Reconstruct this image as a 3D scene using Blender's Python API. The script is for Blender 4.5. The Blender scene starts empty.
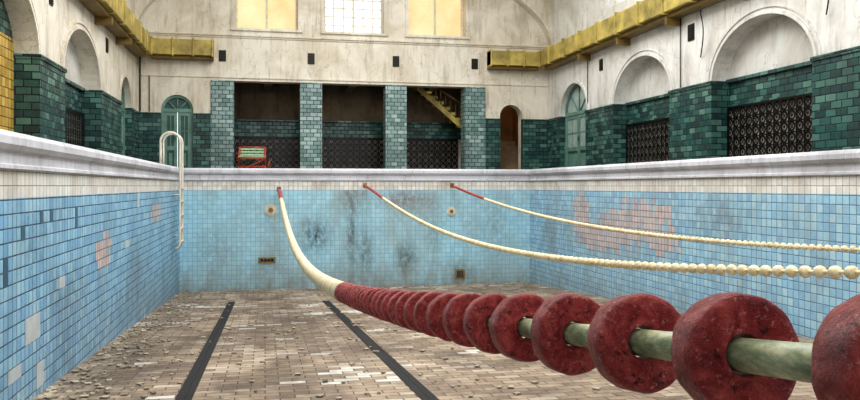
import bpy, bmesh, math, random
import numpy as np
from mathutils import Vector, Matrix
random.seed(7)
S=bpy.context.scene
S.view_settings.view_transform='Standard'
try: S.view_settings.look='Medium High Contrast'
except Exception: pass
def C(r,g,b):
    f=lambda c:(c/255/12.92) if c/255<=.04045 else ((c/255+.055)/1.055)**2.4
    return (f(r),f(g),f(b),1)
# ---------------------------------------------------------------- nodes
class N:
    def __init__(s,name):
        s.m=bpy.data.materials.new(name); s.m.use_nodes=True
        s.t=s.m.node_tree; s.b=s.t.nodes['Principled BSDF']
    def n(s,t,**k):
        x=s.t.nodes.new(t)
        for a,b in k.items(): setattr(x,a,b)
        return x
    def l(s,a,b): s.t.links.new(a,b)
    def put(s,sock,v):
        if isinstance(v,bpy.types.NodeSocket): s.l(v,sock)
        else: sock.default_value=v
    def math(s,op,a,b=0.0,c=None):
        x=s.n('ShaderNodeMath',operation=op); s.put(x.inputs[0],a); s.put(x.inputs[1],b)
        if c is not None: s.put(x.inputs[2],c)
        return x.outputs[0]
    def mix(s,f,a,b,mode='MIX'):
        x=s.n('ShaderNodeMix',data_type='RGBA',blend_type=mode)
        s.put(x.inputs[0],f); s.put(x.inputs[6],a); s.put(x.inputs[7],b); return x.outputs[2]
    def ramp(s,f,st,interp='LINEAR'):
        x=s.n('ShaderNodeValToRGB'); x.color_ramp.interpolation=interp
        e=x.color_ramp.elements
        while len(e)<len(st): e.new(.5)
        for i,(p,c) in enumerate(st):
            e[i].position=p; e[i].color=c if not isinstance(c,(int,float)) else (c,c,c,1)
        s.l(f,x.inputs[0]); return x.outputs[0]
    def noise(s,vec,sc,det=5,rough=.6,dist=0):
        x=s.n('ShaderNodeTexNoise'); x.inputs['Scale'].default_value=sc; x.inputs['Detail'].default_value=det
        x.inputs['Roughness'].default_value=rough; x.inputs['Distortion'].default_value=dist
        s.l(vec,x.inputs['Vector']); return x.outputs[0]
    def uv(s): return s.n('ShaderNodeUVMap').outputs[0]
    def obj(s): return s.n('ShaderNodeTexCoord').outputs['Object']
    def scale(s,v,sc):
        x=s.n('ShaderNodeVectorMath',operation='MULTIPLY'); s.l(v,x.inputs[0]); x.inputs[1].default_value=sc; return x.outputs[0]
    def bump(s,h,st=.3,d=.01):
        x=s.n('ShaderNodeBump'); x.inputs['Strength'].default_value=st; x.inputs['Distance'].default_value=d
        s.l(h,x.inputs['Height']); s.l(x.outputs[0],s.b.inputs['Normal'])

def plain(name,col,rough=.6,metal=0,var=.25,sc=6):
    k=N(name); v=k.obj()
    n=k.noise(v,sc)
    dark=tuple(c*(1-var*1.6) for c in col[:3])+(1,)
    c=k.ramp(n,[(.3,dark),(.7,col)])
    k.l(c,k.b.inputs['Base Color']); k.b.inputs['Roughness'].default_value=rough; k.b.inputs['Metallic'].default_value=metal
    k.bump(k.noise(v,sc*8),.15,.004)
    return k.m
def plaster(name,col,dirt=C(120,100,75),amt=.6,crack=True,zg=None):
    k=N(name); v=k.obj()
    n1=k.noise(v,.8,7,.65,.6); n2=k.noise(k.scale(v,(3,3,.5)),1.3,6,.7)
    c=k.mix(k.ramp(n1,[(.42,0),(.75,amt)]),col,dirt)
    c=k.mix(k.ramp(n2,[(.52,0),(.78,amt*.8)]),c,tuple(x*.55 for x in dirt[:3])+(1,))
    n3=k.noise(v,9,6,.7)
    c=k.mix(k.ramp(n3,[(.62,0),(.7,.35)]),c,tuple(min(1,x*1.25) for x in col[:3])+(1,))
    n4=k.noise(k.scale(v,(7,7,.6)),1.6,5,.7)
    c=k.mix(k.ramp(n4,[(.57,0),(.72,amt*.8)]),c,tuple(x*.55 for x in dirt[:3])+(1,))
    if crack:
        vo=k.n('ShaderNodeTexVoronoi',feature='DISTANCE_TO_EDGE'); vo.inputs['Scale'].default_value=.7
        ad=k.n('ShaderNodeVectorMath',operation='ADD'); k.l(v,ad.inputs[0])
        nn=k.n('ShaderNodeTexNoise'); nn.inputs['Scale'].default_value=2; nn.inputs['Detail'].default_value=6; k.l(v,nn.inputs['Vector']); k.l(nn.outputs['Color'],ad.inputs[1])
        k.l(ad.outputs[0],vo.inputs['Vector'])
        c=k.mix(k.ramp(vo.outputs[0],[(0,.4),(.006,0)]),c,C(80,70,60))
    k.l(c,k.b.inputs['Base Color']); k.b.inputs['Roughness'].default_value=.85
    k.bump(n3,.25,.01)
    return k.m
def tile(name,w,h,cols,grout,g=.006,bond=0,dirt=C(70,60,50),damt=.5,dsc=1.2,rough=.3,blobs=(),miss=None,misscol=C(190,160,150),speck=None,low=None,chip=None,big=None):
    k=N(name); uv=k.uv()
    sp=k.n('ShaderNodeSeparateXYZ'); k.l(uv,sp.inputs[0]); u,v=sp.outputs[0],sp.outputs[1]
    vv=k.math('DIVIDE',v,h); row=k.math('FLOOR',vv)
    uu=k.math('DIVIDE',u,w)
    if bond: uu=k.math('ADD',uu,k.math('MULTIPLY',k.math('FLOORED_MODULO',row,2.0),.5))
    col=k.math('FLOOR',uu); fx=k.math('FRACT',uu); fy=k.math('FRACT',vv)
    ex=k.math('MULTIPLY',k.math('MINIMUM',fx,k.math('SUBTRACT',1.0,fx)),w)
    ey=k.math('MULTIPLY',k.math('MINIMUM',fy,k.math('SUBTRACT',1.0,fy)),h)
    e=k.math('MINIMUM',ex,ey)
    cell=k.n('ShaderNodeCombineXYZ'); k.l(col,cell.inputs[0]); k.l(row,cell.inputs[1])
    wn=k.n('ShaderNodeTexWhiteNoise',noise_dimensions='2D'); k.l(cell.outputs[0],wn.inputs['Vector'])
    r=wn.outputs['Value']
    c=k.ramp(r,[(i/max(1,len(cols)),q) for i,q in enumerate(cols)],'CONSTANT')
    c=k.mix(k.ramp(k.noise(uv,11,5,.7),[(.35,.0),(.75,.35)]),c,tuple(min(1,x*1.5+.01) for x in cols[0][:3])+(1,))
    gn=k.noise(uv,5,4,.7)
    gm=k.ramp(k.math('SUBTRACT',e,k.math('MULTIPLY',k.ramp(gn,[(.3,.5),(.75,1.9)]),g)),[(0,1),(.002,0)])
    if big is not None:
        c=k.mix(k.ramp(k.noise(uv,big[0],6,.65,.6),[(.4,0),(.65,big[1])]),c,big[2])
    if miss is not None:
        ln=k.noise(cell.outputs[0],miss[1],3,.6)
        mm=k.math('GREATER_THAN',k.math('ADD',ln,k.math('MULTIPLY',r,.25)),miss[0])
        mc=k.mix(k.noise(uv,14),misscol,tuple(x*.6 for x in misscol[:3])+(1,))
        c=k.mix(mm,c,mc)
    if chip is not None:
        cn=k.noise(uv,chip[1],7,.75,.4)
        c=k.mix(k.ramp(cn,[(chip[0],0),(chip[0]+.02,.9)]),c,chip[2])
    if speck is not None:
        sn=k.noise(k.scale(uv,(1,2.6,1)),speck[1],4,.75,1.0)
        cellm=k.ramp(r,[(0,0),(.35,1)])
        c=k.mix(k.math('MULTIPLY',k.ramp(sn,[(speck[0],0),(speck[0]+.03,1)]),cellm),c,speck[2])
    c=k.mix(gm,c,grout)
    dn=k.noise(k.scale(uv,(1,.6,1)),dsc,8,.68,.5)
    c=k.mix(k.ramp(dn,[(.45,0),(.8,damt)]),c,dirt)
    fn=k.noise(uv,25,5,.75)
    c=k.mix(k.ramp(fn,[(.58,0),(.75,damt*.7)]),c,dirt)
    for (bx,by,rx,ry,st,bc) in blobs:
        dx=k.math('DIVIDE',k.math('SUBTRACT',u,bx),rx); dy=k.math('DIVIDE',k.math('SUBTRACT',v,by),ry)
        d=k.math('SQRT',k.math('ADD',k.math('MULTIPLY',dx,dx),k.math('MULTIPLY',dy,dy)))
        m=k.math('MULTIPLY',k.ramp(d,[(0,1),(1,0)]),k.ramp(k.noise(k.scale(uv,(1,.45,1)),9,8,.8),[(.38,0),(.56,st)]))
        c=k.mix(m,c,bc)
    if low is not None:
        f=k.math('DIVIDE',k.math('SUBTRACT',v,low[0]),low[1]-low[0])
        m=k.math('MULTIPLY',k.ramp(f,[(0,1),(1,0)]),k.ramp(k.noise(k.scale(uv,(1,.4,1)),4,7,.7),[(.3,.15),(.7,1)]))
        c=k.mix(m,c,low[2])
    k.l(c,k.b.inputs['Base Color'])
    k.l(k.ramp(k.math('MAXIMUM',gm,dn),[(.35,rough),(.9,.9)]),k.b.inputs['Roughness'])
    hh=k.math('ADD',k.ramp(k.math('SUBTRACT',e,g*.6),[(0,0),(.006,1)]),k.math('MULTIPLY',r,.4))
    k.bump(hh,.6,.005)
    return k.m

# ---------------------------------------------------------------- geometry helpers
def box(bm,x0,x1,y0,y1,z0,z1,mi=0,P=None):
    P=P or (lambda a,b,c:(a,b,c))
    v=[bm.verts.new(P(a,b,c)) for a in(x0,x1) for b in(y0,y1) for c in(z0,z1)]
    for q in((0,1,3,2),(4,6,7,5),(0,4,5,1),(2,3,7,6),(0,2,6,4),(1,5,7,3)):
        f=bm.faces.new([v[i] for i in q]); f.material_index=mi
def quad(bm,pts,mi=0):
    f=bm.faces.new([bm.verts.new(p) for p in pts]); f.material_index=mi; return f
def tube(bm,pts,r,seg=10,mi=0,cap=True):
    pts=[Vector(p) for p in pts]; rings=[]
    up=Vector((0,0,1)); pn=None
    for i,p in enumerate(pts):
        t=((pts[min(i+1,len(pts)-1)]-pts[max(i-1,0)])).normalized()
        if pn is None:
            a=up if abs(t.z)<.9 else Vector((1,0,0)); pn=(a-t*a.dot(t)).normalized()
        else: pn=(pn-t*pn.dot(t)).normalized()
        b=t.cross(pn)
        rings.append([bm.verts.new(p+(pn*math.cos(k/seg*6.28318)+b*math.sin(k/seg*6.28318))*r) for k in range(seg)])
    for a,b in zip(rings,rings[1:]):
        for k in range(seg):
            f=bm.faces.new((a[k],a[(k+1)%seg],b[(k+1)%seg],b[k])); f.smooth=True; f.material_index=mi
    if cap:
        for rr in(rings[0],rings[-1]):
            f=bm.faces.new(rr); f.material_index=mi
def make(name,bm,mats,parent=None,smooth=False,bev=0):
    bmesh.ops.recalc_face_normals(bm,faces=bm.faces)
    uvl=bm.loops.layers.uv.verify()
    for f in bm.faces:
        n=f.normal; ax,ay,az=abs(n.x),abs(n.y),abs(n.z)
        for lp in f.loops:
            p=lp.vert.co
            if az>ax and az>ay: lp[uvl].uv=(p.x,p.y)
            elif ax>ay: lp[uvl].uv=(p.y,p.z)
            else: lp[uvl].uv=(p.x,p.z)
        if smooth: f.smooth=True
    me=bpy.data.meshes.new(name); bm.to_mesh(me); bm.free()
    for m in mats: me.materials.append(m)
    o=bpy.data.objects.new(name,me); S.collection.objects.link(o)
    if parent: o.parent=parent
    if bev:
        md=o.modifiers.new('b','BEVEL'); md.width=bev; md.segments=2; md.limit_method='ANGLE'
    return o
def empty(name,loc=(0,0,0)):
    o=bpy.data.objects.new(name,None); S.collection.objects.link(o); o.empty_display_size=.2
    return o

# ---------------------------------------------------------------- dims
XL,XR,YN,D=-2.02,6.89,-2.5,20.0
CT=.44; DECK=.30
HL,HR,HB=-3.53,8.70,23.5
TOP=7.5
T=.115
fz=lambda y:-1.47-.055*y
# ---------------------------------------------------------------- materials
blue=[C(146,188,212),C(156,196,216),C(138,180,208),C(164,202,220),C(150,190,214),C(134,176,204),C(174,204,216)]
bst=C(60,66,66)
M_left=tile('blue_tiles_left',T,T,[C(130,178,210),C(142,188,216),C(122,170,206),C(152,196,220),C(134,182,212),C(118,166,202),C(146,190,216),C(162,200,218)],C(60,84,106),.0035,dirt=C(92,106,114),damt=.7,rough=.22,dsc=1.0,low=(-2.9,-1.4,C(104,104,100)),chip=(.68,3.5,C(186,182,174)),
  blobs=[(9,-1.2,1.2,.5,.5,C(90,80,70)),(13.5,-1.4,1.5,.8,.6,C(84,84,80)),(7.6,-.5,.6,.4,.5,bst)])
M_right=tile('blue_tiles_right',T,T,blue,C(92,124,148),.0032,dirt=C(124,128,126),damt=.65,rough=.28,low=(-2.8,-1.7,C(120,116,104)),chip=(.7,3,C(196,190,182)),
  blobs=[(11,-.5,1.5,.5,.6,C(110,110,100)),(18.5,-1.2,.6,1.,.5,C(110,96,80)),(15,-1.0,2.6,.9,.6,C(150,142,138))])
M_back=tile('blue_tiles_back',T,T,[C(156,200,218),C(162,206,222),C(150,194,214),C(168,208,222),C(158,202,218),C(154,196,214)],C(132,172,190),.0028,dirt=C(140,136,120),damt=.7,rough=.3,dsc=.8,
  blobs=[(1.23,-1.25,.55,.6,.95,C(44,48,46)),(3.55,-1.85,.4,.55,.9,C(45,45,42)),(2.15,-1.2,.2,1.5,.85,C(70,65,58)),(3.5,-.35,1.2,.45,.8,C(120,78,52)),(.2,-1.9,.6,.5,.5,C(120,100,80)),(5.0,-2.3,.5,.5,.7,C(80,70,55)),(2.5,-1.7,.3,.9,.8,C(66,58,46)),(2.2,-.3,.5,.6,.7,C(110,84,60)),(-1.2,-1.6,.7,.9,.5,C(112,108,96)),(5.9,-1.0,.6,1.4,.5,C(112,104,90)),(4.3,-1.2,.35,1.2,.5,C(104,98,84))],low=(-2.6,-1.8,C(120,108,88)))
M_white=tile('white_rim_tiles',T,.12,[C(222,222,216),C(228,228,222),C(214,215,210),C(224,222,216),C(206,208,205)],C(150,146,140),.0025,dirt=C(150,132,110),damt=.75,rough=.3)
M_floor=tile('pool_floor_tiles',.26,.13,[C(166,148,126),C(150,132,112),C(180,164,142),C(132,114,96),C(160,140,118),C(196,184,166),C(114,96,80),C(156,138,116)],C(88,74,62),.0032,bond=1,dirt=C(52,42,34),damt=1.0,dsc=1.5,rough=.4,miss=(.79,.13),misscol=C(226,222,212),big=(.6,.85,C(92,74,60)),
  blobs=[(.4,12,2.2,5,.5,C(72,58,46)),(-1.6,11,.5,8,.7,C(62,52,42)),(5,17,2,2,.6,C(74,60,46))])
M_black=tile('black_lane_tiles',T,T,[C(12,12,15),C(16,16,20),C(10,10,12)],C(8,8,8),.002,dirt=C(44,38,34),damt=.2,rough=.75)
teal=[C(48,88,84),C(68,108,100),C(36,68,68),C(96,134,124),C(54,94,88),C(38,72,70),C(78,116,106),C(30,58,60)]
M_teal=tile('teal_glazed_tiles',.24,.12,teal,C(18,26,26),.006,bond=1,dirt=C(18,26,27),damt=.75,rough=.1)
M_tealP=tile('teal_pier_tiles',.2,.12,[C(122,148,146),C(138,162,160),C(104,132,130),C(160,182,178),C(90,120,118),C(116,144,142)],C(46,58,58),.006,bond=1,dirt=C(54,68,68),damt=.7,rough=.16)
M_yel=tile('yellow_glazed_tiles',.15,.15,[C(196,166,84),C(182,152,72),C(208,178,100),C(168,138,66)],C(80,64,34),.005,dirt=C(90,70,35),damt=.75,rough=.25)
M_backing=plaster('grimy_niche_plaster',C(226,222,212),C(120,106,90),.8,False)  # pale backing behind the iron grilles, mottled with dirt
M_pw=plaster('white_plaster',C(222,217,204),C(166,150,120),.72)
M_pr=plaster('grey_white_plaster',C(222,222,218),C(160,152,136),.68)
M_pin=plaster('recess_plaster',C(210,211,207),C(150,134,112),.6)
M_pdark=plaster('gallery_shade_plaster',C(112,99,82),C(40,31,24),.85)  # dark taupe paints the shade of the gallery recess into the plaster
M_cop=plaster('coping_stone',C(208,210,218),C(128,126,126),.55,False)
M_deck=tile('deck_tiles',.2,.2,[C(120,110,98),C(130,120,106)],C(70,62,54),.005,rough=.5)
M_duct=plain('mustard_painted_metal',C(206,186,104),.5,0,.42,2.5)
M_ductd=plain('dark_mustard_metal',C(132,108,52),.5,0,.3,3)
M_green=plain('green_painted_wood',C(116,154,144),.45,0,.25,3)
M_greend=plain('dark_green_wood',C(66,98,92),.5,0,.25,3)
M_steelw=plain('white_painted_steel',C(230,226,212),.35,0,.15,8)
M_vent=plain('dark_vent_iron',C(42,42,40),.5,.3,.2,10)
M_glass=plain('dusty_glass',C(176,196,190),.12,0,.2,5)
M_pink=tile('exposed_mortar',T,T,[C(190,180,182),C(200,188,188),C(182,176,180),C(194,180,178),C(174,176,184),C(160,176,190)],C(136,132,132),.006,dirt=C(134,120,114),damt=.75,dsc=2,rough=.8)
M_whitep=plain('replacement_white_tile',C(198,207,211),.35,0,.15,7)
M_darkt=plain('dark_blue_tile',C(58,92,116),.3,0,.15,7)
M_tan=plain('corroded_brass',C(160,140,100),.5,.3,.4,20)
M_hole=plain('drain_black',C(14,13,12),.7,0,.1,7)
M_redw=plain('red_painted_wood',C(182,78,54),.5,0,.2,9)
M_gren=plain('green_painted_slats',C(176,206,172),.6,0,.2,9)
M_creamr=plain('cream_enamel',C(222,214,190),.45,0,.2,12)
M_orange=plaster('ochre_plaster',C(150,106,62),C(60,38,24),.8)
M_step=plain('worn_stone',C(140,118,90),.7,0,.3,4)
M_iron=plain('black_iron',C(16,13,12),.3,.3,.2,10)

# ---------------------------------------------------------------- pool shell
def poolwall(name,x0,x1,y0,y1,mat,z1=-.1):
    bm=bmesh.new(); box(bm,x0,x1,y0,y1,-3.1,z1,0); box(bm,x0,x1,y0,y1,z1,.16,1)
    return make(name,bm,[mat,M_white])
wpl=poolwall('wall_pool_left',XL-.3,XL,YN-.3,D+.3,M_left)
wpr=poolwall('wall_pool_right',XR,XR+.3,YN-.3,D+.3,M_right)
wpb=poolwall('wall_pool_back',XL,XR,D,D+.3,M_back)
poolwall('wall_pool_near',XL,XR,YN-.3,YN,M_back)
bm=bmesh.new()
quad(bm,[(XL,YN,fz(YN)),(XR,YN,fz(YN)),(XR,D,fz(D)),(XL,D,fz(D))])
fl=make('floor',bm,[M_floor])
for i,(x,xf,ys_,ye) in enumerate([(-.71,-.67,3,16.8),(1.45,1.22,3,16.4),(3.6,3.5,8.5,16.4)]):
    bm=bmesh.new(); w=.072
    def Pl(a,b,c): return (a+x+(xf-x)*(b-ys_)/(ye-ys_),b,fz(b)+c)
    box(bm,-w,w,ys_,ye,.0,.006,0,Pl)
    make('lane_marking' ,bm,[M_black],fl)
prof=[(-.42,DECK-.02),(-.42,CT-.03),(-.39,CT),(.02,CT),(.06,CT-.015),(.08,CT-.05),(.08,CT-.11),(.055,CT-.15),(.02,CT-.165),(.02,CT-.26),(.035,CT-.27),(.035,CT-.30),(.0,CT-.305)]
def coping():
    bm=bmesh.new()
    cs=[(XL,YN,1,1),(XR,YN,-1,1),(XR,D,-1,-1),(XL,D,1,-1)]
    rings=[[bm.verts.new((x+sx*d,y+sy*d,z)) for d,z in prof] for x,y,sx,sy in cs]
    for i in range(4):
        a,b=rings[i],rings[(i+1)%4]
        for k in range(len(prof)-1): bm.faces.new((a[k],a[k+1],b[k+1],b[k]))
    return make('pool_coping',bm,[M_cop])
coping()
bm=bmesh.new()
for (a,b,c,d) in [(HL-.4,XL-.3,-5,26),(XR+.3,HR+.4,-5,26),(XL-.3,XR+.3,D+.3,26),(XL-.3,XR+.3,-5,YN-.3)]:
    box(bm,a,b,c,d,DECK-.2,DECK)
make('floor_deck',bm,[M_deck])

# ---------------------------------------------------------------- hall walls
PB=lambda u,d,z:(u,HB+d,z)
PL=lambda u,d,z:(HL-d,u,z)
PR=lambda u,d,z:(HR+d,u,z)
def grille(bm,P,u0,u1,z0,z1,d,p=.2,mi=0):
    """wrought iron scrollwork: rings, bosses, bars and frame"""
    nx=max(1,round((u1-u0)/p)); nz=max(1,round((z1-z0)/p)); px=(u1-u0)/nx; pz=(z1-z0)/nz
    for i in range(nx+1):
        u=u0+i*px; box(bm,u-.014,u+.014,d,d+.02,z0,z1,mi,P)
    for j in range(nz+1):
        z=z0+j*pz; h=.03 if j in(0,nz) else .012
        box(bm,u0,u1,d-.004,d+.024,z-h,z+h,mi,P)
    n=12
    for i in range(nx):
        for j in range(nz):
            cu=u0+(i+.5)*px; cz=z0+(j+.5)*pz
            ro=px*.46; ri=px*.27
            O=[bm.verts.new(P(cu+ro*math.cos(6.2832*k/n),d-.004,cz+ro*math.sin(6.2832*k/n))) for k in range(n)]
            I=[bm.verts.new(P(cu+ri*math.cos(6.2832*k/n),d-.004,cz+ri*math.sin(6.2832*k/n))) for k in range(n)]
            for k in range(n):
                bm.faces.new((O[k],O[(k+1)%n],I[(k+1)%n],I[k])).material_index=mi
            if (i+j)%2==0:
                r=px*.14
                bm.faces.new([bm.verts.new(P(cu+r*math.cos(6.2832*k/6),d-.006,cz+r*math.sin(6.2832*k/6))) for k in range(6)]).material_index=mi
            else:
                s=px*.3
                for q in(-1,1):
                    t=.014
                    A=[(cu-s,cz-q*s),(cu+s,cz+q*s)]
                    bm.faces.new([bm.verts.new(P(x,d-.005,z)) for x,z in((A[0][0],A[0][1]-t),(A[1][0],A[1][1]-t),(A[1][0],A[1][1]+t),(A[0][0],A[0][1]+t))]).material_index=mi
def arch_pts(u0,u1,zs,rise,n=24):
    c=(u0+u1)/2;a=(u1-u0)/2
    return [(c-a*math.cos(math.pi*i/n),zs+rise*math.sin(math.pi*i/n)) for i in range(n+1)]
def arch_wall(bm,P,u0,u1,z0,ztop,ops,th=.4,mi=0):
    cur=u0
    for (a,b,zb,zs,ri) in sorted(ops):
        if a>cur: box(bm,cur,a,0,th,z0,ztop,mi,P)
        if zb>z0: box(bm,a,b,0,th,z0,zb,mi,P)
        if ri<=0: box(bm,a,b,0,th,zs,ztop,mi,P)
        else:
            pts=arch_pts(a,b,zs,ri)
            for (p,q) in zip(pts,pts[1:]):
                quad(bm,[P(p[0],0,p[1]),P(q[0],0,q[1]),P(q[0],0,ztop),P(p[0],0,ztop)],mi)
                quad(bm,[P(p[0],0,p[1]),P(q[0],0,q[1]),P(q[0],th,q[1]),P(p[0],th,p[1])],mi)
                quad(bm,[P(p[0],th,p[1]),P(q[0],th,q[1]),P(q[0],th,ztop),P(p[0],th,ztop)],mi)
        cur=b
    if cur<u1: box(bm,cur,u1,0,th,z0,ztop,mi,P)
def arch_rim(bm,P,a,b,z0,zs,ri,w=.07,d=.05,mi=0,off=.0,n=24):
    o=arch_pts(a-off-w,b+off+w,zs,ri+off+w,n); i=arch_pts(a-off,b+off,zs,ri+off,n)
    if z0<zs:
        o=[(o[0][0],z0)]+o+[(o[-1][0],z0)]; i=[(i[0][0],z0)]+i+[(i[-1][0],z0)]
    for k in range(len(o)-1):
        vs=[o[k],o[k+1],i[k+1],i[k]]
        A=[bm.verts.new(P(x,-d,z)) for x,z in vs]; B=[bm.verts.new(P(x,0.01,z)) for x,z in vs]
        for f in (A,B,(A[0],A[1],B[1],B[0]),(A[2],A[3],B[3],B[2])):
            bm.faces.new(f).material_index=mi
SP=2.0; RI=1.06; WT=2.06
Lb=[(.9,3.9),(5.7,8.7),(10.3,13.5),(15.07,18.3)]
Rb=[(2.0,5.0),(6.6,9.6),(11.2,14.2),(15.8,18.7)]
Ldoor=(20.7,22.3,DECK,2.0,.8); Rdoor=(20.4,22.4,DECK,2.1,.85)
walls={}
for side,P,bays,door,mat in(('left',PL,Lb,Ldoor,M_pw),('right',PR,Rb,Rdoor,M_pr)):
    bm=bmesh.new()
    ops=[(a,b,DECK,SP,RI) for a,b in bays]+[door]
    arch_wall(bm,P,-5,HB+.4,DECK,4.6,ops,.35)
    arch_wall(bm,P,-5,HB+.4,4.6,TOP,[(c-1.3,c+2.2,4.6,6.0,1.0) for c in (3.0,7.6,12.2,16.9)],.35)
    w=make('wall_'+side,bm,[mat]); walls[side]=w
    bm=bmesh.new()
    for a,b in bays: arch_rim(bm,P,a,b,SP,SP,RI,.06,.04,0,.0); arch_rim(bm,P,a,b,SP,SP,RI,.03,.03,0,.12)
    arch_rim(bm,P,door[0],door[1],DECK,door[3],door[4],.08,.04)
    make('arch_moulding',bm,[mat],w)
    bm=bmesh.new()
    for i,(a,b) in enumerate(bays):
        yel=(side=='left' and abs(a-10.3)<.1)
        box(bm,a-.1,b+.1,.35,.5,1.58,WT,1,P)
        box(bm,a-.1,b+.1,.35,.5,DECK,1.58,2,P)
        box(bm,a-.1,b+.1,.35,.5,WT,SP+RI+.1,0,P)
        if yel:
            box(bm,a-.02,b-.002,.33,.36,DECK,2.3,3,P)
            box(bm,a-.02,b-.002,.33,.36,2.3,2.9,1,P)
        else:
            box(bm,a,b,.3,.37,1.56,1.60,1,P); box(bm,a,b,.28,.37,WT-.02,WT+.05,1,P)
    make('bay_panel',bm,[M_pin,M_teal,M_backing,M_yel],w)
    bm=bmesh.new()
    for a,b in bays:
        if side=='left' and abs(a-10.3)<.1: continue
        grille(bm,P,a+.05,b-.05,DECK+.06,1.53,.29)
    make('iron_grille',bm,[M_iron],w)
    solids=[]; cur=-5
    for (a,b) in bays+[(door[0],door[1])]:
        solids.append((cur,a)); cur=b
    solids.append((cur,HB))
    bm=bmesh.new()
    for a,b in solids:
        e0=.03 if a>-5 else 0; e1=.03 if b<HB else 0
        box(bm,a-e0,b+e1,-.05,.34,DECK,WT-.05,0,P)
        box(bm,a-e0-.02,b+e1+(.02 if e1 else 0),-.075,.34,WT-.05,WT+.02,1,P)
    make('tile_cladding',bm,[M_teal,M_teal],w)

bm=bmesh.new()
piers=[(-1.5,-.9),(1.03,1.63),(3.56,4.16),(6.0,6.62)]
dl=(-2.89,-2.01,DECK,2.15,.45); dr=(7.12,7.84,DECK,2.15,.37)
ops=[dl,dr]+[(piers[i][1],piers[i+1][0],DECK,3.04,0) for i in range(3)]
arch_wall(bm,PB,HL-.35,HR+.35,DECK,3.5,ops,.4)
win=[(-.85,.95),(1.72,3.5),(4.25,6.02)]
arch_wall(bm,PB,HL-.35,HR+.35,3.5,TOP,[(a,b,4.57,6.2,.7) for a,b in win],.45)
wb=make('wall_back',bm,[M_pw]); walls['back']=wb
bm=bmesh.new()
box(bm,HL,HR,-.03,.01,4.28,4.33,0,PB); box(bm,HL,HR,-.07,.01,4.33,4.37,0,PB)
box(bm,HL,HR,-.03,.01,3.12,3.16,0,PB)
for a,b in win:
    box(bm,a-.12,b+.12,-.06,.01,4.5,4.57,0,PB)
    arch_rim(bm,PB,a,b,4.57,6.2,.7,.1,.04)
cx=(HL+HR)/2; pts=arch_pts(HL+.001,HR-.001,4.2,2.7,48)
for p,q in zip(pts,pts[1:]):
    for d in(-.35,-.02):
        quad(bm,[PB(p[0],d,p[1]),PB(q[0],d,q[1]),PB(q[0],d,TOP),PB(p[0],d,TOP)])
    quad(bm,[PB(p[0],-.35,p[1]),PB(q[0],-.35,q[1]),PB(q[0],-.02,q[1]),PB(p[0],-.02,p[1])])
make('cornice',bm,[M_pw],wb)
bm=bmesh.new()
for i,(a,b) in enumerate(piers):
    box(bm,a-.02,b+.02,-.05,.44,DECK,3.04,0,PB)
for a,b in((HL,dl[0]),(dl[1],-1.52),(6.64,dr[0]),(dr[1],HR)):
    box(bm,a,b,-.05,.1,DECK,WT-.05,1,PB); box(bm,a,b,-.07,.1,WT-.05,WT+.02,1,PB)
make('tile_cladding',bm,[M_tealP,M_teal],wb)
bm=bmesh.new()
gy0,gy1=.4,2.1
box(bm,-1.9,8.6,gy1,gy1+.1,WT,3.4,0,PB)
box(bm,-1.9,6.9,gy1-.02,gy1+.1,1.58,WT,1,PB)
box(bm,-1.9,6.9,gy1-.02,gy1+.1,DECK,1.58,2,PB)
box(bm,-1.9,6.9,gy1-.06,gy1-.02,1.55,1.6,1,PB); box(bm,-1.9,6.9,gy1-.06,gy1-.02,WT-.02,WT+.04,1,PB)
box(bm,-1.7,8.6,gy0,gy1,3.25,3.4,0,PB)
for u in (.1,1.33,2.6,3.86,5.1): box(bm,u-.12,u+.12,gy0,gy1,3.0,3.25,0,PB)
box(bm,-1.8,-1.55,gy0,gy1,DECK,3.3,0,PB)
box(bm,6.7,6.85,gy0,gy1,DECK,3.3,3,PB); box(bm,8.2,8.4,gy0,gy1,DECK,3.3,3,PB)
box(bm,6.85,8.3,gy1-.01,gy1+.1,DECK,3.3,3,PB)
wg=make('wall_gallery',bm,[M_pdark,M_teal,M_backing,M_orange])
bm=bmesh.new()
for i in range(3):
    a,b=piers[i][1],piers[i+1][0]
    grille(bm,PB,a-.25,b+.25,DECK+.06,1.53,gy1-.12)
make('iron_grille',bm,[M_iron],wg)
st=empty('gallery_staircase'); st.parent=wg
bm=bmesh.new()
n=9
for i in range(n):
    u=4.75+i*.2; z=3.2-i*.17
    box(bm,u,min(u+.22,6.68),1.0,1.8,z-.1,z,0,PB)
make('steps',bm,[M_duct],st)
bm=bmesh.new()
def slab(bm,P,ua,za,ub,zb,h,d0,d1,mi=0):
    vs=[(ua,za),(ub,zb),(ub,zb-h),(ua,za-h)]
    A=[bm.verts.new(P(x,d0,z)) for x,z in vs];B=[bm.verts.new(P(x,d1,z)) for x,z in vs]
    fs=[A,B]+[(A[k],A[(k+1)%4],B[(k+1)%4],B[k]) for k in range(4)]
    for f in fs: bm.faces.new(f).material_index=mi
slab(bm,PB,4.7,3.22,6.55,1.65,.2,.95,1.0)
make('stringer',bm,[M_duct],st)
bm=bmesh.new()
tube(bm,[PB(5.2,.97,3.2),PB(6.55,.97,2.35)],.025)
for i in range(8):
    u=5.3+i*.16; z=3.22-(u-4.7)*.849; tube(bm,[PB(u,.97,z-.05),PB(u,.97,min(3.2,z+.42))],.012,6)
make('banister',bm,[M_ductd],st)
bm=bmesh.new()
for i in range(7):
    box(bm,6.87,8.18,.5+i*.2,2.05,DECK+i*.17,DECK+(i+1)*.17,0,PB)
make('entrance_steps',bm,[M_step],wg)

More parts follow.
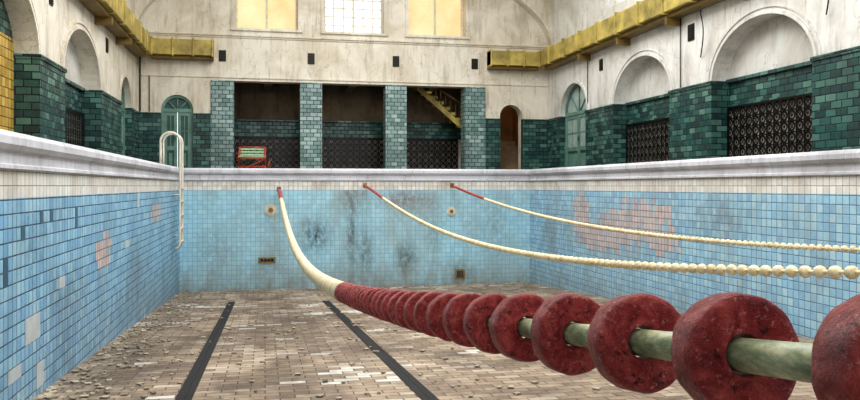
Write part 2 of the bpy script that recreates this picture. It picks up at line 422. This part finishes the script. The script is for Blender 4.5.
def arched_door(name,P,o,dep=.12,mats=None):
    a,b,z0,zs,ri=o; mats=mats or [M_green,M_glass,M_greend]
    par=empty(name)
    bm=bmesh.new(); c=(a+b)/2; w=.07
    P2=lambda u,d,z:P(u,d+dep,z)
    arch_rim(bm,lambda u,d,z:P(u,dep+d,z),a+w+.0,b-w,z0,zs,ri-w,w,.08,0)
    box(bm,a+w,b-w,-.08,.0,zs-.04,zs+.06,0,P2)
    for ang in(45,90,135):
        t=math.radians(ang); A=(b-a)/2-w
        x1=c+A*math.cos(t); z1=zs+(ri-w)*math.sin(t)
        tube(bm,[P2(c,-.04,zs),P2(x1,-.04,z1)],.02,6)
    make('frame',bm,[mats[0]],par)
    bm=bmesh.new()
    for (l,r) in((a+w,c-.008),(c+.008,b-w)):
        s=.085
        box(bm,l,l+s,-.06,-.01,z0+.01,zs-.04,0,P2); box(bm,r-s,r,-.06,-.01,z0+.01,zs-.04,0,P2)
        for za,zb in((z0+.01,z0+.2),(z0+.72,z0+.84),(zs-.14,zs-.04)): box(bm,l+s,r-s,-.06,-.01,za,zb,0,P2)
        box(bm,l+s,r-s,-.035,-.02,z0+.2,z0+.72,2,P2)
        box(bm,l+s+.05,r-s-.05,-.05,-.02,z0+.28,z0+.64,0,P2)
        box(bm,l+s,r-s,-.035,-.025,z0+.84,zs-.14,1,P2)
        m=(l+r)/2; box(bm,m-.012,m+.012,-.05,-.02,z0+.84,zs-.14,0,P2)
        zm=(z0+.84+zs-.14)/2; box(bm,l+s,r-s,-.05,-.02,zm-.012,zm+.012,0,P2)
    box(bm,c-.07,c-.05,-.11,-.05,z0+1.0,z0+1.12,2,P2)
    make('leaves',bm,mats,par)
    bm=bmesh.new()
    pts=arch_pts(a+w,b-w,zs,ri-w,20); 
    bm.faces.new([bm.verts.new(P2(x,-.02,z)) for x,z in pts])
    make('fanlight',bm,[mats[1]],par)
    return par
arched_door('door_1',PB,dl,.14,[M_green,M_greend,M_greend])
arched_door('door_2',PL,Ldoor,.2)
arched_door('door_3',PR,Rdoor,.2)

def window(name,P,a,b,z0,zs,ri,dep,nx,nz,pane=None):
    par=empty(name); bm=bmesh.new()
    P2=lambda u,d,z:P(u,d+dep,z)
    arch_rim(bm,P2,a+.06,b-.06,z0,zs,ri-.06,.06,.06)
    box(bm,a,b,-.06,.01,z0,z0+.07,0,P2)
    c=(a+b)/2;A=(b-a)/2
    for i in range(1,nx):
        u=a+(b-a)*i/nx; zt=zs+ri*math.sqrt(max(0,1-((u-c)/A)**2)); w=.032 if i==nx//2 else .018
        box(bm,u-w,u+w,-.04,0,z0,zt-.02,0,P2)
    for j in range(1,nz):
        z=z0+(zs+ri-z0)*j/nz
        h=A if z<zs else A*math.sqrt(max(0,1-((z-zs)/ri)**2))
        box(bm,c-h+.02,c+h-.02,-.035,-.005,z-.016,z+.016,0,P2)
    make('frame',bm,[M_creamr],par)
    if pane:
        bm=bmesh.new(); bm.faces.new([bm.verts.new(P2(x,.03,z)) for x,z in [(a,z0)]+arch_pts(a,b,zs,ri,20)+[(b,z0)]])
        make('blind',bm,[pane],par)
kb=N('sunlit_blind'); 
tr=kb.n('ShaderNodeBsdfTranslucent'); df=kb.n('ShaderNodeBsdfDiffuse'); mx=kb.n('ShaderNodeMixShader')
cc=kb.ramp(kb.noise(kb.obj(),.9,4),[(.3,C(224,186,132)),(.7,C(242,216,174))])
for q in(tr,df): kb.l(cc,q.inputs['Color'])
mx.inputs[0].default_value=.25; kb.l(tr.outputs[0],mx.inputs[1]); kb.l(df.outputs[0],mx.inputs[2])
kb.l(mx.outputs[0],kb.t.nodes['Material Output'].inputs['Surface'])
for i,(a,b) in enumerate(win):
    window('window_%d'%(i+1),PB,a,b,4.57,6.2,.7,.36,6 if i==1 else 2,9 if i==1 else 1,None if i==1 else kb.m)
k=4
for P in(PL,PR):
    for c in(3.0,7.6,12.2,16.9):
        window('window_%d'%k,P,c-1.3,c+2.2,4.6,6.0,1.0,.25,5,5); k+=1

bm=bmesh.new()
for a,b,c,d in((HL-.35,-.5,-5,24),(5.7,HR+.35,-5,24),(-.5,5.7,-5,0),(-.5,5.7,21,24)): box(bm,a,b,c,d,TOP,TOP+.15)
make('ceiling',bm,[M_pw])

for side,P,c0,sg in(('l',PL,HL,1),('r',PR,HR,-1)):
    bm=bmesh.new()
    y0=-3; 
    box(bm,y0,HB-.0,-.42,-.02,3.68,4.15,0,P)
    y=y0
    while y<HB-.5:
        box(bm,y,y+.05,-.46,0,3.64,4.19,0,P); y+=1.15
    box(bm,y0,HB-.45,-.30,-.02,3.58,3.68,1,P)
    x0,x1=(c0+.42,c0+2.1) if sg>0 else (c0-2.0,c0-.42)
    box(bm,x0,x1,-.42,-.02,3.68,4.12,0,PB)
    for t in(0,.33,.66,.97):
        u=x0+(x1-x0)*t; box(bm,u,u+.05,-.46,0,3.64,4.16,0,PB)
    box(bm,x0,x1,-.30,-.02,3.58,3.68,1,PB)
    for i in range(9):
        u=1+i*2.4
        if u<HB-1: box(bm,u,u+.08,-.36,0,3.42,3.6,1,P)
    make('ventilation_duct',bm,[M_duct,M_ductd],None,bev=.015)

def vent(P,u,z,w=.2,h=.32,par=None):
    bm=bmesh.new(); box(bm,u-w/2,u+w/2,-.02,-.001,z-h/2,z+h/2,0,P)
    for i in range(6):
        zz=z-h/2+.03+i*(h-.06)/6; box(bm,u-w/2+.02,u+w/2-.02,-.035,-.015,zz,zz+.02,0,P)
    make('wall_vent',bm,[M_vent])
for a,b in piers: vent(PB,(a+b)/2,3.75)
vent(PR,15.0,3.2,.24,.34); vent(PR,19.5,3.2,.2,.3); vent(PR,10.4,3.2,.24,.34); vent(PL,14.3,3.2); vent(PL,19.1,3.2)
bm=bmesh.new()
tube(bm,[PR(15.4,-.03,3.58),PR(15.4,-.03,2.1)],.012,6)
tube(bm,[PR(14.6,-.03,3.58)]+[PR(14.6+.0-.3*math.sin(t/8*3.14),-.03-.12*math.sin(t/8*3.14),3.5-t*.11) for t in range(9)],.012,6)
tube(bm,[PR(10.9,-.03,3.58)]+[PR(10.9-.2*math.sin(t/8*3.14),-.05-.1*math.sin(t/8*3.14),3.5-t*.1) for t in range(9)],.012,6)
tube(bm,[PR(20.35,-.03,3.58),PR(20.35,-.03,2.1)],.012,6)
make('electrical_conduit',bm,[M_vent],walls['right'])
bm=bmesh.new()
tube(bm,[PB(HL+.08,-.03,3.9),PB(HL+.08,-.03,2.1)],.02,6)
tube(bm,[PB(-3.2,-.03,3.12),PB(-3.2,-.03,2.1)],.012,6)
make('electrical_conduit',bm,[M_vent],wb)

# ---------------------------------------------------------------- pool ladder
bm=bmesh.new()
for y in(18.45,18.95):
    pts=[(-2.28,y,CT+.001),(-2.28,y,1.0)]
    for t in range(9):
        a=math.pi-t/8*math.pi; pts.append((-2.07+.21*math.cos(a),y,1.0+.2*math.sin(a)))
    pts+=[(-1.86,y,.5),(-1.86,y,-1.3),(-1.90,y,-1.38),(-1.99,y,-1.4)]
    tube(bm,pts,.026,10)
    for z in(-.2,-1.1): tube(bm,[(-2.015,y,z),(-1.86,y,z)],.015,8)
for z in(-1.25,-.95,-.65,-.35,-.05): box(bm,-1.9,-1.82,18.45,18.95,z-.012,z+.012)
make('pool_ladder',bm,[M_steelw])

# ---------------------------------------------------------------- deck chair (faces the pool)
lg=empty('folding_deck_chair')
bm=bmesh.new(); x0,x1=-.66,.0; cy=21.2
for x in(x0,x1):
    tube(bm,[(x,cy-.35,DECK+.02),(x,cy+.35,.74)],.026,8)
    tube(bm,[(x,cy+.3,DECK+.02),(x,cy-.3,.74)],.026,8)
    tube(bm,[(x,cy-.42,.74),(x,cy+.2,.68),(x,cy+.42,1.03)],.03,8)
for (y,z) in((cy-.35,DECK+.06),(cy+.3,DECK+.06),(cy+.42,1.03),(cy-.33,.5),(cy-.45,.72)): tube(bm,[(x0,y,z),(x1,y,z)],.022,8)
tube(bm,[(x0,cy-.36,.36),(x1,cy-.36,.70)],.018,8); tube(bm,[(x1+.01,cy-.33,.34),(x1+.12,cy-.5,.62)],.018,8)
make('frame',bm,[M_redw],lg)
bm=bmesh.new()
for i in range(4):
    t=.16+i*.21; box(bm,x0+.03,x1-.03,cy+.2+.22*t-.03,cy+.2+.22*t-.005,.68+.35*t,.68+.35*t+.045)
for i in range(6):
    y=cy-.38+i*.1; box(bm,x0-.01,x1+.01,y,y+.07,.76-i*.01,.78-i*.01)
make('slats',bm,[M_gren],lg)

# ---------------------------------------------------------------- wall patches (cells follow the tile grid)
def patch(name,P,rects,mat,par,prob=.88,t=T,ell=False):
    cells=set(); drop=set()
    for (u0,u1,z0,z1) in rects:
        for i in range(math.floor(u0/t+.5),max(math.floor(u0/t+.5)+1,math.floor(u1/t+.5))):
            for j in range(math.floor(z0/t+.5),max(math.floor(z0/t+.5)+1,math.floor(z1/t+.5))):
                if (i,j) in cells or (i,j) in drop: continue
                if ell:
                    a=((i+.5)*t-(u0+u1)/2)/((u1-u0)/2); b=((j+.5)*t-(z0+z1)/2)/((z1-z0)/2)
                    if a*a+b*b<random.uniform(.35,1.5): cells.add((i,j))
                else: (cells if random.random()<prob else drop).add((i,j))
    bm=bmesh.new()
    for i,j in sorted(cells): box(bm,i*t,(i+1)*t,-.003,-.0005,j*t,(j+1)*t,0,P)
    return make(name,bm,[mat],par)
QL=lambda u,d,z:(XL-d,u,z); QR=lambda u,d,z:(XR+d,u,z); QB=lambda u,d,z:(u,D+d,z)
patch('missing_tile_patch',QR,[(16.0,17.0,-1.25,-.15),(14.2,16.6,-1.35,-.75),(12.5,14.8,-1.1,-.25),(13.4,15.6,-.95,-.5),(12.2,13.2,-1.25,-.7)],M_pink,wpr,ell=True)
patch('missing_tile_patch',QL,[(10.2,11.3,-1.05,-.55),(14.8,16.6,-.65,-.3)],M_pink,wpl,ell=True)
patch('white_patch_tiles',QL,[(7.35,7.85,-1.35,-1.2),(6.9,7.25,-1.62,-1.5),(7.65,7.9,-1.8,-1.6),(8.55,8.75,-1.05,-.95),(12.3,12.6,-.9,-.75),(13.5,13.65,-.3,-.15)],M_whitep,wpl,1)
patch('dark_patch_tiles',QL,[(7.8,7.95,-.4,-.2),(9.15,9.27,-.42,-.2),(6.75,6.9,-.78,-.6),(7.3,7.4,-.45,-.35),(8.2,8.3,-.3,-.2)],M_darkt,wpl,1)
def inlet(x,z,r):
    bm=bmesh.new()
    for rr,d0,d1,mi in((r,-.02,.0,0),(r*.72,-.035,-.02,0),(r*.4,-.045,-.035,1)):
        n=24; A=[bm.verts.new(QB(x+rr*math.cos(6.2832*k/n),d0,z+rr*math.sin(6.2832*k/n))) for k in range(n)]
        B=[bm.verts.new(QB(x+rr*math.cos(6.2832*k/n),d1-.001,z+rr*math.sin(6.2832*k/n))) for k in range(n)]
        bm.faces.new(A).material_index=mi; 
        for k in range(n): bm.faces.new((A[k],A[(k+1)%n],B[(k+1)%n],B[k])).material_index=mi
    make('underwater_lamp',bm,[M_creamr,M_tan])
inlet(.14,-.6,.15); inlet(4.74,-.66,.12)
def grate(x,z,w,h):
    bm=bmesh.new()
    box(bm,x-w/2,x+w/2,-.02,-.001,z-h/2,z+h/2,0,QB)
    box(bm,x-w/2+.05,x+w/2-.05,-.024,-.018,z-h/2+.04,z+h/2-.04,1,QB)
    for i in range(1,4):
        u=x-w/2+.05+(w-.1)*i/4; box(bm,u-.006,u+.006,-.032,-.02,z-h/2+.03,z+h/2-.03,0,QB)
    make('wall_outlet_grate',bm,[M_tan,M_hole])
grate(4.98,-2.3,.26,.26); grate(.05,-1.84,.42,.14)

bm=bmesh.new()
for i in range(1300):
    if random.random()<.4: x=XL+.05+abs(random.gauss(0,.35)); y=random.uniform(6,19.8)
    elif random.random()<.3: x=random.uniform(XL+.1,XR-.1); y=19.85-abs(random.gauss(0,.35))
    else: x=random.uniform(XL+.1,XR-.1); y=random.uniform(6.5,19.8)
    if x>XR-.1: continue
    s=random.uniform(.008,.045); z=fz(y)+.007
    R=Matrix.Rotation(random.random()*6.28,3,'Z')
    vs=[]
    for a,b,c in [(i2,j2,k2) for i2 in(-1,1) for j2 in(-1,1) for k2 in(0,1)]:
        q=R@Vector((a*s*random.uniform(.6,1),b*s*random.uniform(.4,.9),0)); vs.append(bm.verts.new((max(XL+.005,x+q.x),min(D-.005,y+q.y),z+c*.012)))
    for q in((0,1,3,2),(4,6,7,5),(0,4,5,1),(2,3,7,6),(0,2,6,4),(1,5,7,3)): bm.faces.new([vs[i3] for i3 in q])
make('tile_rubble',bm,[plain('rubble',C(190,178,158),.8,0,.5,3)],fl)

# ---------------------------------------------------------------- lane ropes
kr=N('peeling_red_paint'); v=kr.obj()
n1=kr.noise(v,40,10,.78,.6); n2=kr.noise(v,170,6,.8)
c=kr.ramp(n1,[(.28,C(86,20,26)),(.46,C(156,44,50)),(.62,C(204,90,84))])
c=kr.mix(kr.ramp(n2,[(.56,0),(.63,.6)]),c,C(230,164,150))
c=kr.mix(kr.ramp(kr.noise(v,75,8,.82),[(.57,0),(.61,.9)]),c,C(56,16,18))
kr.l(c,kr.b.inputs['Base Color']); kr.b.inputs['Roughness'].default_value=.38
kr.bump(kr.math('ADD',n1,n2),1,.008); M_red=kr.m
kc=N('weathered_cream_float'); v=kc.obj()
c=kc.ramp(kc.noise(v,14,7,.7),[(.3,C(186,166,120)),(.5,C(226,212,176)),(.7,C(238,232,208))])
kc.l(c,kc.b.inputs['Base Color']); kc.b.inputs['Roughness'].default_value=.6; M_cream=kc.m
kg=N('mossy_rope_core'); v=kg.obj()
n=kg.noise(kg.scale(v,(1,.35,1)),60,7,.7)
c=kg.ramp(n,[(.3,C(84,98,76)),(.46,C(140,152,122)),(.58,C(190,192,160)),(.75,C(218,214,188))])
kg.l(c,kg.b.inputs['Base Color']); kg.b.inputs['Roughness'].default_value=.4; kg.bump(n,.4,.002); M_core=kg.m

def ropefn(pts,deg):
    p=np.array(pts); co=np.polyfit(p[:,0],p[:,1],deg); dc=np.polyder(co)
    return lambda y:float(np.polyval(co,y)), lambda y:float(np.polyval(dc,y))
def ring(bm,X,y,f,g,r,seg,tilt=None):
    z=f(y); s=g(y); T_=Vector((0,1,s)).normalized(); A=Vector((1,0,0)); B=A.cross(T_).normalized()
    c=Vector((X,y,z))
    return [bm.verts.new(c+(A*math.cos(6.28318*k/seg)+B*math.sin(6.28318*k/seg))*r) for k in range(seg)]
def sweep(bm,X,f,g,st,seg,mif):
    prev=None
    for (y,r) in st:
        cur=ring(bm,X,y,f,g,r,seg)
        if prev:
            m=mif(y)
            for k in range(seg):
                q=bm.faces.new((prev[k],prev[(k+1)%seg],cur[(k+1)%seg],cur[k])); q.smooth=True; q.material_index=m
        prev=cur
def disc(bm,X,y,f,g,R,ht,seg=56,mi=0,tilt=.05,hole=.0148):
    T_=Vector((0,1,g(y))).normalized()
    T_=(T_+Vector((random.uniform(-tilt,tilt),0,random.uniform(-tilt,tilt)))).normalized()
    A=Vector((1,0,0)); A=(A-T_*A.dot(T_)).normalized(); B=A.cross(T_)
    c=Vector((X,y,f(y)))
    k1=ht/.015
    h=hole
    pr=[(-.0115,h),(-.0128,h+.0012),(-.0130,h+.005),(-.0118,h+.0062),(-.0126,h+.009),(-.0148,R*.80),(-.015,R*.88),(-.0142,R*.95),(-.0115,R*.985),(-.007,R),(.007,R),(.0115,R*.985),(.0142,R*.95),(.015,R*.88),(.0148,R*.80),(.0126,h+.009),(.0118,h+.0062),(.0130,h+.005),(.0128,h+.0012),(.0115,h)]
    ph=[random.uniform(0,6.28) for _ in range(3)]
    rings=[]
    for s,r in pr:
        rg=[]
        for k in range(seg):
            t=6.28318*k/seg
            w=1+(.012*math.sin(3*t+ph[0])+.008*math.sin(7*t+ph[1])+.007*math.sin(13*t+ph[2]))*(r/R)**3
            rg.append(bm.verts.new(c+T_*(s*k1)+(A*math.cos(t)+B*math.sin(t))*r*w))
        rings.append(rg)
    m=len(rings)
    for i in range(m):
        a,b=rings[i],rings[(i+1)%m]
        for k in range(seg):
            q=bm.faces.new((a[k],a[(k+1)%seg],b[(k+1)%seg],b[k])); q.smooth=True; q.material_index=mi
f,g=ropefn([(-2.45,.34),(.41,-.098),(.535,-.123),(.693,-.15),(.863,-.175),(1.04,-.198),(1.19,-.215),(1.35,-.236),(1.56,-.262),(1.86,-.295),(2.37,-.35),(3.43,-.46),(5,-.59),(7.9,-.71),(10.2,-.70),(12.6,-.61),(16,-.38),(19.95,-.1)],5)
X1=.34
r1=empty('lane_rope')
bm=bmesh.new()
ys=[-2.2,-1.95,-1.7,-1.45,-1.2,-.97,-.75,-.54,-.33,-.12,.09,.24,.372,.525,.68,.845,1.01,1.155,1.30,1.44,1.57,1.69,1.81,1.92,2.03,2.13,2.23,2.33,2.43,2.52,2.61,2.70,2.78,2.86,2.94,3.02,3.09,3.16,3.23,3.30,3.37,3.44]
for y in ys: disc(bm,X1,y,f,g,.0452,.0165,64 if y<1.6 else 28,0,.05)
make('red_floats',bm,[M_red],r1)
bm=bmesh.new(); sweep(bm,X1,f,g,[(-2.41+.05*i,.0125) for i in range(0,447)],20,lambda y:0)
make('core',bm,[M_core],r1)
bm=bmesh.new(); stn=[]; y=3.5
while y<19.75:
    if y<12: stn+=[(y,.036),(y+.004,.043),(y+.02,.045),(y+.036,.043),(y+.04,.036)]; y+=.042
    else: stn+=[(y,.036),(y+.03,.045),(y+.075,.045),(y+.1,.036)]; y+=.105
sweep(bm,X1,f,g,stn,16,lambda y:1 if y>17.2 else 0)
make('cream_floats',bm,[M_cream,M_red],r1)
for X,pts in((2.49,[(-2.45,.3),(0,-.05),(2.93,-.36),(4.2,-.48),(5.6,-.576),(8,-.68),(10.6,-.67),(14.7,-.44),(17.5,-.2),(19.95,.0)]),
             (4.76,[(-2.45,.3),(0,-.06),(3,-.34),(5.6,-.50),(8.03,-.61),(10.7,-.61),(15.7,-.38),(18,-.17),(19.95,0)])):
    f,g=ropefn(pts,4); rr=empty('lane_rope.001' if X<3 else 'lane_rope.002')
    bm=bmesh.new(); stn=[]; y=-2.35
    prof2=[(0,.008),(.001,.014),(.006,.022),(.014,.027),(.024,.030),(.034,.030),(.044,.027),(.052,.022),(.057,.014),(.058,.008)]
    while y<19.85:
        gap=.10 if y<12 else .09
        stn+=[(y+a,b) for a,b in prof2]; y+=gap
    sweep(bm,X,f,g,stn,14,lambda y:1 if y>16.9 else 0)
    make('floats',bm,[M_cream,M_red],rr)
for X,z in((.34,-.08),(2.49,.02),(4.76,.02)):
    bm=bmesh.new(); box(bm,X-.05,X+.05,-.02,-.001,z-.06,z+.06,0,QB)
    tube(bm,[QB(X+.035*math.cos(t/8*3.1416),-.02-.05*math.sin(t/8*3.1416),z) for t in range(9)],.008,6)
    make('rope_anchor',bm,[M_tan])

# ---------------------------------------------------------------- lights
w=bpy.data.worlds.new('World'); S.world=w; w.use_nodes=True
w.node_tree.nodes['Background'].inputs[0].default_value=(.94,.96,1,1)
w.node_tree.nodes['Background'].inputs[1].default_value=1.7
def area(name,loc,rot,sx,sy,e,col):
    l=bpy.data.lights.new(name,'AREA'); l.shape='RECTANGLE'; l.size=sx; l.size_y=sy; l.energy=e; l.color=col
    o=bpy.data.objects.new(name,l); S.collection.objects.link(o); o.location=loc; o.rotation_euler=rot; return o
area('overhead_fill',(2.6,10.5,7.45),(0,0,0),6,20,1400,(1,.965,.91))  # unseen softbox-like lamp added above the hall for even brightness
area('gallery_fill',(2.6,HB+1.2,2.98),(0,0,0),7,.5,11,(1,.88,.72))  # unseen warm lamp added to brighten the gallery interior
area('stairwell_light',(7.5,HB+1.2,3.2),(0,0,0),.8,.8,5,(1,.8,.5))

# ---------------------------------------------------------------- camera
cam=bpy.data.cameras.new('cam'); co=bpy.data.objects.new('camera',cam); S.collection.objects.link(co)
F=790.; cam.sensor_width=36; cam.lens=F/860*36; cam.clip_start=.02; cam.clip_end=200
co.location=(0,0,0)
yaw=math.atan(165/F)
co.rotation_euler=(math.pi/2,0,-yaw)
cam.shift_y=-14/860
S.camera=co
